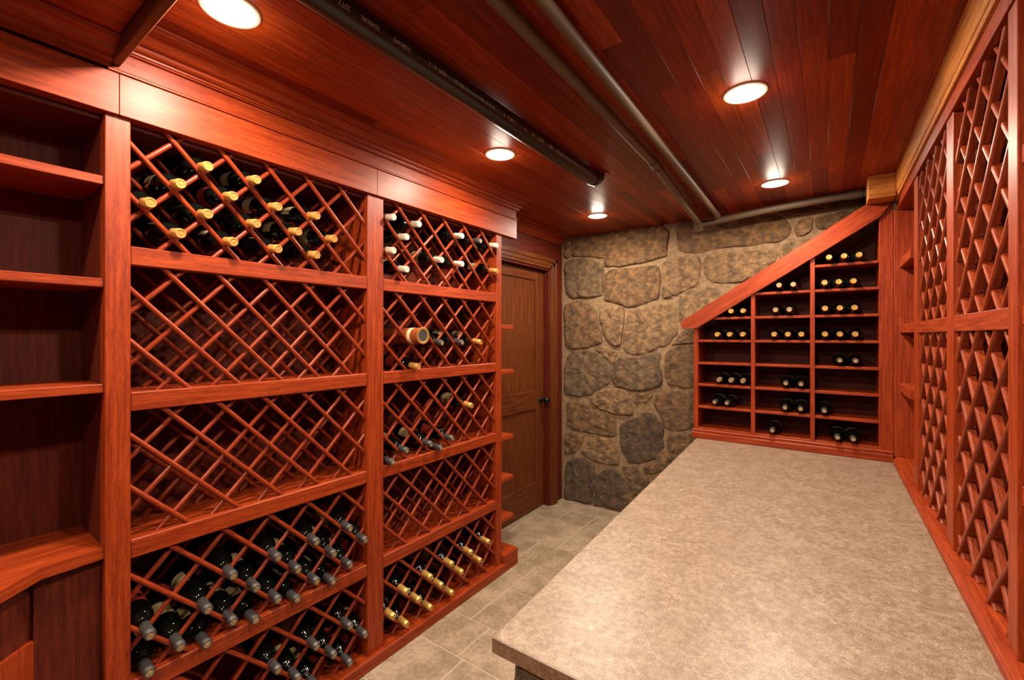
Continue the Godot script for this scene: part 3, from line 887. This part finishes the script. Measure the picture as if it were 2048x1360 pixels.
# ---------------------------------------------------------------- door
func build_door() -> void:
	var dr := setting("door_1", "brown oak panel door with a black knob", "door")
	var fx := -2.03
	var zr := -3.335
	var zl := -2.545
	var leaf := [["stile", 0.006, 2.043, zr, zr + 0.125], ["stile", 0.006, 2.043, zl - 0.125, zl]]
	for a in leaf: box(dr, a[0], fx - 0.035, fx, a[1], a[2], a[3], a[4], M.oak1, 0.004)
	for a in [[1.955, 2.043], [0.857, 1.02], [0.006, 0.238]]:
		box(dr, "rail", fx - 0.035, fx, a[0], a[1], zl - 0.1255, zr + 0.1255, M.oak2, 0.004)
	var pw := (zl - zr - 0.25) / 3.0
	for a in [[1.02, 1.955], [0.238, 0.857]]:
		for k in 3:
			box(dr, "panel_board", fx - 0.028, fx - 0.013, a[0], a[1], zr + 0.125 + pw * k, zr + 0.125 + pw * (k + 1), M.oak1, 0.002)
	# casing and jamb
	box(dr, "jamb", -2.10, -1.975, 0.0, 2.06, -3.365, -3.338, M.deep1, 0.003)
	box(dr, "jamb", -2.10, -1.975, 2.046, 2.075, -3.365, -2.52, M.deep2, 0.003)
	box(dr, "jamb", -2.10, -1.975, 0.0, 2.06, -2.542, -2.515, M.deep1, 0.003)
	for st in [[0.0, 0.030, -1.962], [0.022, 0.062, -1.956], [0.055, 0.092, -1.948]]:
		box(dr, "casing", -1.976, st[2], 0.0, 2.065 + st[1], -3.352 - st[1], -3.352 - st[0], M.oak1, 0.004)
		box(dr, "casing", -1.976, st[2], 2.062 + st[0], 2.062 + st[1], -3.352 - st[1], -2.43, M.oak2, 0.004)
	box(dr, "casing", -1.976, -1.956, 0.0, 2.062, -2.53, -2.45, M.oak1, 0.004)
	var knob := part(dr, "knob", lathe([Vector2(0.0, 0.0), Vector2(0.0, 0.026), Vector2(0.006, 0.027), Vector2(0.012, 0.022), Vector2(0.018, 0.011), Vector2(0.034, 0.010), Vector2(0.042, 0.018), Vector2(0.052, 0.027), Vector2(0.066, 0.030), Vector2(0.080, 0.026), Vector2(0.088, 0.014), Vector2(0.089, 0.0)], 28), M.black_iron)
	knob.position = Vector3(fx, 0.928, zr + 0.055)

# ---------------------------------------------------------------- counter
func build_counter() -> void:
	var t := thing("stone_countertop", "thick beige polished limestone countertop", "countertop", Vector3(0, DESK - 0.04, -2.0))
	var q := PackedVector2Array([Vector2(-0.647, -0.829), Vector2(0.66, -0.829), Vector2(0.66, -3.545), Vector2(-0.757, -3.545)])
	var st := flat_tool()
	var se := flat_tool()
	var b := 0.003
	var inner := PackedVector2Array([q[0] + Vector2(b, -b), q[1] + Vector2(-b, -b), q[2] + Vector2(-b, b), q[3] + Vector2(b, b)])
	var c := Vector3(0, DESK - 0.02, -2.0)
	for i in 4:
		var j := (i + 1) % 4
		face(se, [Vector3(q[i].x, DESK - 0.04 + b, q[i].y), Vector3(q[j].x, DESK - 0.04 + b, q[j].y), Vector3(q[j].x, DESK - b, q[j].y), Vector3(q[i].x, DESK - b, q[i].y)], c)
		face(st, [Vector3(q[i].x, DESK - b, q[i].y), Vector3(q[j].x, DESK - b, q[j].y), Vector3(inner[j].x, DESK, inner[j].y), Vector3(inner[i].x, DESK, inner[i].y)], c)
		face(st, [Vector3(q[i].x, DESK - 0.04 + b, q[i].y), Vector3(q[j].x, DESK - 0.04 + b, q[j].y), Vector3(inner[j].x, DESK - 0.04, inner[j].y), Vector3(inner[i].x, DESK - 0.04, inner[i].y)], c)
	face(st, [Vector3(inner[0].x, DESK, inner[0].y), Vector3(inner[1].x, DESK, inner[1].y), Vector3(inner[2].x, DESK, inner[2].y), Vector3(inner[3].x, DESK, inner[3].y)], c)
	face(st, [Vector3(inner[0].x, DESK - 0.04, inner[0].y), Vector3(inner[1].x, DESK - 0.04, inner[1].y), Vector3(inner[2].x, DESK - 0.04, inner[2].y), Vector3(inner[3].x, DESK - 0.04, inner[3].y)], c)
	part(t, "slab", done(st), M.limestone).position = -t.position
	part(t, "rough_edge", done(se), M.edge_stone).position = -t.position
	var k := thing("counter_base", "rough stone masonry base under the countertop", "counter base", Vector3(0, 0, -2.0))
	box(k, "core", -0.612, 0.66, 0.0, DESK - 0.0405, -0.872, -3.54, M.mortar, 0.01)
	var fn := FastNoiseLite.new()
	fn.seed = 15
	fn.frequency = 9.0
	var rng := RandomNumberGenerator.new()
	rng.seed = 3
	# front and left faces in rough courses
	for side in 2:
		var y := 0.005
		for h in [0.20, 0.17, 0.19, 0.15]:
			var u := 0.0
			var full := 1.24 if side == 0 else 2.62
			while u < full - 0.05:
				var w := minf(rng.randf_range(0.18, 0.38), full - u)
				if full - u - w < 0.1: w = full - u
				var g := 0.007
				var j := 0.018
				var o := PackedVector2Array([Vector2(u + g, y + g + rng.randf() * j), Vector2(u + w * 0.5, y + g), Vector2(u + w - g, y + g + rng.randf() * j), Vector2(u + w - g, y + h * 0.5), Vector2(u + w - g - rng.randf() * j, y + h - g), Vector2(u + w * 0.5, y + h - g), Vector2(u + g + rng.randf() * j, y + h - g), Vector2(u + g, y + h * 0.5)])
				var m := part(k, "stone", rock_mesh(o, -0.004, 0.024, fn), M["rock%d" % rng.randi_range(0, 3)])
				if side == 0:
					m.position = Vector3(-0.612, 0, -0.872 + 2.0)
				else:
					m.rotation.y = -PI / 2
					m.position = Vector3(-0.612, 0, -3.52 + 2.0)
				u += w
			y += h

# ---------------------------------------------------------------- cubby unit under the slope
func build_cubby_unit() -> void:
	var t := thing("cubby_unit", "sloped-top mahogany wine cubby shelves on the counter against the stone wall", "wine shelf", Vector3(-0.23, DESK, UZ))
	var bk := -3.548
	var slope := (2.236 - 1.585) / (0.191 + 0.843)
	var under := func(x: float) -> float: return 1.585 - 0.062 + (x + 0.835 + 0.06) * slope - 0.062
	box(t, "base_board", -0.775, 0.303, DESK, 0.812, bk, UZ + 0.014, M.red0, 0.004)
	box(t, "base_cap", -0.770, 0.303, 0.812, 0.832, bk, UZ + 0.006, M.red0, 0.004)
	box(t, "wide_stile", 0.240, 0.303, 0.832, 2.24, bk, UZ, M.red1)
	var cols := [[-0.737, -0.410], [-0.386, -0.087], [-0.063, 0.240]]
	var stiles := [[-0.766, -0.737, 1.535], [-0.410, -0.386, 1.79], [-0.087, -0.063, 1.985]]
	for s in stiles: box(t, "stile", s[0], s[1], 0.832, s[2], bk, UZ, M.red1)
	for c in 3:
		for r in SHELVES.size():
			var y: float = SHELVES[r]
			if r < 2 - c: continue
			var x0: float = cols[c][0]
			if c == 0 and r == 2: x0 = -0.70
			box(t, "shelf", x0, cols[c][1], y - 0.016, y, bk, UZ - 0.002, M.red0)
	# back panel and sloped top follow the rake
	var panel := PackedVector2Array([Vector2(-0.75, 0.832), Vector2(0.24, 0.832), Vector2(0.24, 2.12), Vector2(-0.75, 1.52)])
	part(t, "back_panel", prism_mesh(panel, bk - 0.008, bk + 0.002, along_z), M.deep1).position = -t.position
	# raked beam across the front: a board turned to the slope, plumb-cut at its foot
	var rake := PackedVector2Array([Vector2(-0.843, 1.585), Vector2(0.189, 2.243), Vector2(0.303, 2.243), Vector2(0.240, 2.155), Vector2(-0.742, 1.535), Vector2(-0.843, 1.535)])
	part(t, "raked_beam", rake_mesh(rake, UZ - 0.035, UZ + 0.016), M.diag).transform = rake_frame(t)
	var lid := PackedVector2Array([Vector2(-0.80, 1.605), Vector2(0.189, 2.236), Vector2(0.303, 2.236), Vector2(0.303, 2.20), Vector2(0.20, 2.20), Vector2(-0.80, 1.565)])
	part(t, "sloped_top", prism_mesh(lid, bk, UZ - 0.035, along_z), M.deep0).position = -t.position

const RAKE_A := 0.5675
func rake_frame(t: Node3D) -> Transform3D:
	return Transform3D(Basis(Vector3.BACK, RAKE_A), -t.position)

# the outline is turned back so that the grain of the piece runs along its own X
func rake_mesh(poly: PackedVector2Array, z0: float, z1: float) -> ArrayMesh:
	var p := PackedVector2Array()
	for v in poly: p.append(v.rotated(-RAKE_A))
	return prism_mesh(p, z0, z1, along_z)

# ---------------------------------------------------------------- right rack
func build_right_rack() -> void:
	var base_y := 0.806
	var top := 2.214
	var bk := 0.655
	var bb := setting("baseboard_right", "stepped mahogany base moulding along the counter", "moulding")
	var prof := PackedVector2Array([Vector2(0.298, DESK), Vector2(0.298, DESK + 0.018), Vector2(0.302, DESK + 0.021), Vector2(0.302, DESK + 0.024), Vector2(0.306, DESK + 0.027), Vector2(0.311, base_y), Vector2(bk, base_y), Vector2(bk, DESK)])
	part(bb, "base_moulding", prism_mesh(prof, -3.262, -0.86, along_z), M.red2)
	var bm := setting("trim_3", "pale wooden ceiling beam above the right-hand rack", "beam")
	box(bm, "beam_face", 0.300, 0.66, 2.250, CEIL, -3.262, -0.389, M.pale2, 0.003)
	box(bm, "beam_strip", 0.304, 0.66, 2.232, 2.250, -3.262, -0.389, M.pale2, 0.003)
	var bx := setting("trim_4", "pale wooden boxed beam end beside the pipe", "beam")
	box(bx, "box_face", 0.181, 0.300, 2.232, CEIL, -3.262, -3.122, M.pale0, 0.003)
	# crown strip of the rack
	var units := [
		["corner_shelf", "narrow corner shelves between the cubby unit and the right-hand lattice", "shelf", -3.262, -2.707],
		["wine_rack", "right-hand diamond lattice wine rack, farther of its two bays", "wine rack", -2.707, -1.985],
		["wine_rack", "right-hand diamond lattice wine rack, nearer of its two bays", "wine rack", -1.985, -1.388],
		["shelf_bay", "open shelf bay at the far right edge", "shelf unit", -1.388, -0.86]]
	var posts := [[-2.615, -2.707], [-1.938, -2.03], [-1.358, -1.4165]]
	for i in 4:
		var u: Array = units[i]
		var t := thing(u[0], u[1], u[2], Vector3(RX, base_y, u[4]), "lattice racks along the right wall" if u[0] == "wine_rack" else "")
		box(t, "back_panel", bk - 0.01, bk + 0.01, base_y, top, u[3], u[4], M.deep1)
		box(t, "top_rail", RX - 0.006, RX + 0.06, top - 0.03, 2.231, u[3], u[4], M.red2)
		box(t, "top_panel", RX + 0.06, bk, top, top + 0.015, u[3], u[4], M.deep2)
		if i == 0:
			box(t, "stile", RX + 0.022, RX + 0.04, base_y, top - 0.03, -2.88, -2.7075, M.red1)
			box(t, "end_panel", 0.304, bk, base_y, top - 0.03, -3.285, -3.2625, M.red1)
			box(t, "inner_back", RX + 0.14, RX + 0.155, base_y, top - 0.03, -3.262, -2.71, M.red1)
			for y in [1.905, 1.543, 1.218]:
				box(t, "shelf", RX + 0.006, RX + 0.14, y - 0.046, y, -3.262, -2.88, M.red2)
			box(t, "mid_rail", RX + 0.004, RX + 0.03, 1.497, 1.543, -2.88, -2.7075, M.red2)
		elif i < 3:
			var lo: float = posts[i - 1][0]
			var hi: float = posts[i][1]
			var pz := 0.1545
			box(t, "post", RX, RX + 0.05, base_y, top - 0.03, posts[i - 1][1], posts[i - 1][0], M.red1)
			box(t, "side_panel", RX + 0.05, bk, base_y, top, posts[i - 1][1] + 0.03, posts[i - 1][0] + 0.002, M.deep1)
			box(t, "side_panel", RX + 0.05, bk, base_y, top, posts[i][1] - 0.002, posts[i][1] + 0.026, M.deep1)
			box(t, "mid_rail", RX + 0.002, RX + 0.04, 1.494, 1.543, lo, hi, M.red2)
			var zn := -2.333 if i == 1 else -1.865 + 0.1545
			for cell in [[base_y, 1.496], [1.541, top - 0.025]]:
				var yn := 1.788
				lattice(t, "slat", board_mesh, lo + 0.001, hi - 0.001, cell[0] - 0.003, cell[1] + 0.003, zn, pz, yn, pz, [RX + 0.005, RX + 0.010], [M.board, M.board])
		else:
			box(t, "post", RX, RX + 0.05, base_y, top - 0.03, posts[2][1], posts[2][0], M.red1)
			box(t, "side_panel", RX + 0.05, bk, base_y, top, -1.3875, -1.36, M.deep1)
			for y in [1.875, 1.543, 1.17]:
				box(t, "shelf", RX + 0.006, bk - 0.01, y - 0.04, y, -1.358, -0.86, M.red2)

# ---------------------------------------------------------------- pipes
func build_pipes() -> void:
	var t := thing("drain_pipe", "thick black plastic pipe with faint white lettering under the ceiling", "pipe", Vector3(-1.015, 2.315, -2.23))
	var y := 2.316
	var path := [Vector3(-1.017, y, -0.389), Vector3(-1.015, y, -2.13), Vector3(-1.015, y + 0.002, -2.17), Vector3(-1.015, y + 0.010, -2.205), Vector3(-1.015, y + 0.028, -2.232), Vector3(-1.015, y + 0.06, -2.245)]
	part(t, "pipe", tube(path, 0.037, 28), M.pipe_black).position = -t.position
	part(t, "collar", tube([Vector3(-1.015, y + 0.001, -2.165), Vector3(-1.015, y + 0.004, -2.19)], 0.0405, 28), M.pipe_black).position = -t.position
	part(t, "ceiling_ring", tube([Vector3(-1.015, CEIL - 0.006, -2.25), Vector3(-1.015, CEIL, -2.25)], 0.055, 32), M.red0).position = -t.position
	# the printed line, worn beyond reading in the photograph; it runs upside down along the pipe
	var font := SystemFont.new()
	font.font_names = PackedStringArray(["Droid Sans Mono"])
	var z := -0.66
	for w in ["IDTI", "IDANONL", "DIMUWVD", "2", "NUMS W", "1 IMLIN", "N", "W O X", "G", "SIOM N", "SI", "DI", "NOXIT", "EMUX", "AN ION"]:
		var tm := TextMesh.new()
		tm.text = w
		tm.font = font
		tm.font_size = 24
		tm.pixel_size = 0.00062
		tm.depth = 0.0003
		var o := part(t, "print", tm, M.print)
		var n := Vector3(0.94, -0.34, 0.0).normalized()
		o.transform = Transform3D(Basis(Vector3(0, 0, 1), n.cross(Vector3(0, 0, 1)), n), Vector3(-1.016, y, z) + n * 0.0372 - t.position)
		z -= 0.0115 * w.length() * 0.9 + 0.035
	var p2 := thing("water_pipe", "brown painted pipe with a coupling, bending to the stone wall", "pipe", Vector3(-0.68, 2.325, -2.2))
	var a := [Vector3(-0.672, 2.325, -0.389), Vector3(-0.688, 2.322, -2.15), Vector3(-0.690, 2.319, -2.25), Vector3(-0.712, 2.312, -2.6), Vector3(-0.745, 2.292, -3.25), Vector3(-0.755, 2.284, -3.40)]
	part(p2, "pipe", tube(a, 0.0205, 24), M.pipe_brown).position = -p2.position
	part(p2, "coupling", tube([Vector3(-0.687, 2.322, -2.13), Vector3(-0.690, 2.319, -2.22)], 0.0235, 24), M.pipe_brown).position = -p2.position
	part(p2, "coupling_band", tube([Vector3(-0.6895, 2.3195, -2.21), Vector3(-0.690, 2.319, -2.222)], 0.0245, 24), M.black_iron).position = -p2.position
	part(p2, "elbow", tube([Vector3(-0.754, 2.288, -3.355), Vector3(-0.757, 2.270, -3.395), Vector3(-0.757, 2.252, -3.41)], 0.029, 24), M.pipe_brown).position = -p2.position
	var p3 := thing("water_pipe", "thinner straight brown pipe beside the coupled one", "pipe", Vector3(-0.6, 2.322, -2.2))
	part(p3, "pipe", tube([Vector3(-0.572, 2.325, -0.389), Vector3(-0.622, 2.318, -3.25), Vector3(-0.624, 2.314, -3.33)], 0.0175, 24), M.pipe_brown).position = -p3.position
	part(p3, "fitting", tube([Vector3(-0.623, 2.317, -3.29), Vector3(-0.624, 2.314, -3.34)], 0.021, 24), M.pipe_brown).position = -p3.position
	var p4 := thing("water_pipe", "brown pipe running sideways along the top of the stone wall", "pipe", Vector3(-0.25, 2.31, -3.39))
	part(p4, "pipe", tube([Vector3(-0.752, 2.283, -3.395), Vector3(-0.52, 2.302, -3.39), Vector3(-0.31, 2.318, -3.385), Vector3(0.0, 2.331, -3.38), Vector3(0.27, 2.334, -3.38)], 0.023, 24), M.pipe_brown).position = -p4.position
	part(p4, "coupling", tube([Vector3(0.10, 2.3325, -3.38), Vector3(0.17, 2.333, -3.38)], 0.0265, 24), M.pipe_brown).position = -p4.position

# ---------------------------------------------------------------- bottles
func build_bottles() -> void:
	var cap_word := ["yellow-gold capped", "charcoal capped", "white capped", "gold capped", "bronze capped"]
	var row_word := ["top", "second", "middle", "fourth", "bottom"]
	var protos := []
	for k in 5:
		protos.append(make_bottle(k))
	var tilt := deg_to_rad(8.5)
	var cells := {}
	for e in RACK_BOTTLES:
		var key := "%d_%d" % [e[0], e[1]]
		if not cells.has(key): cells[key] = []
		cells[key].append(e)
	var n := 0
	for key in cells:
		var list: Array = cells[key]
		var tiers := []
		for e in list:
			if not tiers.has(e[3]): tiers.append(e[3])
		tiers.sort()
		tiers.reverse()
		for e in list:
			var same := []
			for g in list:
				if g[3] == e[3]: same.append(g[2])
			same.sort()
			var bay: Array = BAYS[e[0]]
			var y: float = ROWS[e[1]] + PY / 4.0 + e[3] * PY / 2.0
			var z: float = bay[2] + bay[3] / 4.0 - e[2] * bay[3] / 2.0
			var place := "%s from left, %s tier of the %s compartment, %s lattice bay" % [ordinal(same.find(e[2])), ordinal(tiers.find(e[3])), row_word[e[1]], "left" if e[0] == 0 else "right"]
			if e[4] == 9:
				var c := thing("bottle_canister", "thick brown canister with a cream band lying in the right lattice bay", "canister", Vector3(-1.606, y + 0.052, z + 0.004))
				var can := part(c, "tube", lathe([Vector2(-0.29, 0.0), Vector2(-0.29, 0.039), Vector2(-0.002, 0.039)], 36), M.canister)
				part(can, "rim", lathe([Vector2(-0.003, 0.039), Vector2(-0.002, 0.041), Vector2(0.002, 0.041), Vector2(0.003, 0.037), Vector2(0.001, 0.029), Vector2(-0.001, 0.029)], 36), M.brass)
				part(can, "band", lathe([Vector2(-0.075, 0.039), Vector2(-0.075, 0.0396), Vector2(-0.052, 0.0396), Vector2(-0.052, 0.039)], 36), M.canister_band)
				part(can, "end_disc", lathe([Vector2(-0.001, 0.030), Vector2(-0.0012, 0.0)], 36), M.canister_end)
				continue
			var low: bool = e[3] < 0
			var b: Node3D = protos[e[4]].duplicate()
			b.name = numbered("wine_bottle")
			add_child(b)
			var droop := tilt if not low else deg_to_rad(4.0)
			var end := Vector3(-1.633, y + 0.014, z)
			if low: end = Vector3(-1.64, ROWS[e[1]] + 0.0165, z)
			var ax := Vector3(cos(droop), -sin(droop), 0)
			b.position = end - ax * 0.2965
			b.rotation.z = -droop
			tag(b, "%s wine bottle, %s" % [cap_word[e[4]], place], "bottle", "wine bottles in the lattice racks")
			n += 1
			var pm: Material = M.paper_red if n % 6 == 4 else M.paper
			part(b, "label", bottles.paper, pm).rotation.x = -0.9 + 0.65 * (n % 5) - 0.4 * (n % 2)
	var col_word := ["left", "middle", "right"]
	for s in SHELF_BOTTLES:
		var xs: Array = s[3]
		for k in xs.size():
			var b: Node3D = protos[s[2]].duplicate()
			b.name = numbered("wine_bottle")
			add_child(b)
			var back := 0.0 if s[1] < 4 else -0.0
			b.position = Vector3(xs[k], SHELVES[s[1]] + 0.0368, -3.5445 + back)
			b.rotation.y = -PI / 2
			var rel: int = s[1] - (2 - s[0])
			tag(b, "%s wine bottle, %s from left on shelf level %s, %s column, sloped cubby unit" % [cap_word[s[2]], ordinal(k), ["one", "two", "three", "four", "five", "six", "seven", "eight"][rel], col_word[s[0]]], "bottle", "wine bottles in the cubby unit")
			part(b, "label", bottles.paper, M.paper).rotation.x = -0.5 + 0.4 * k
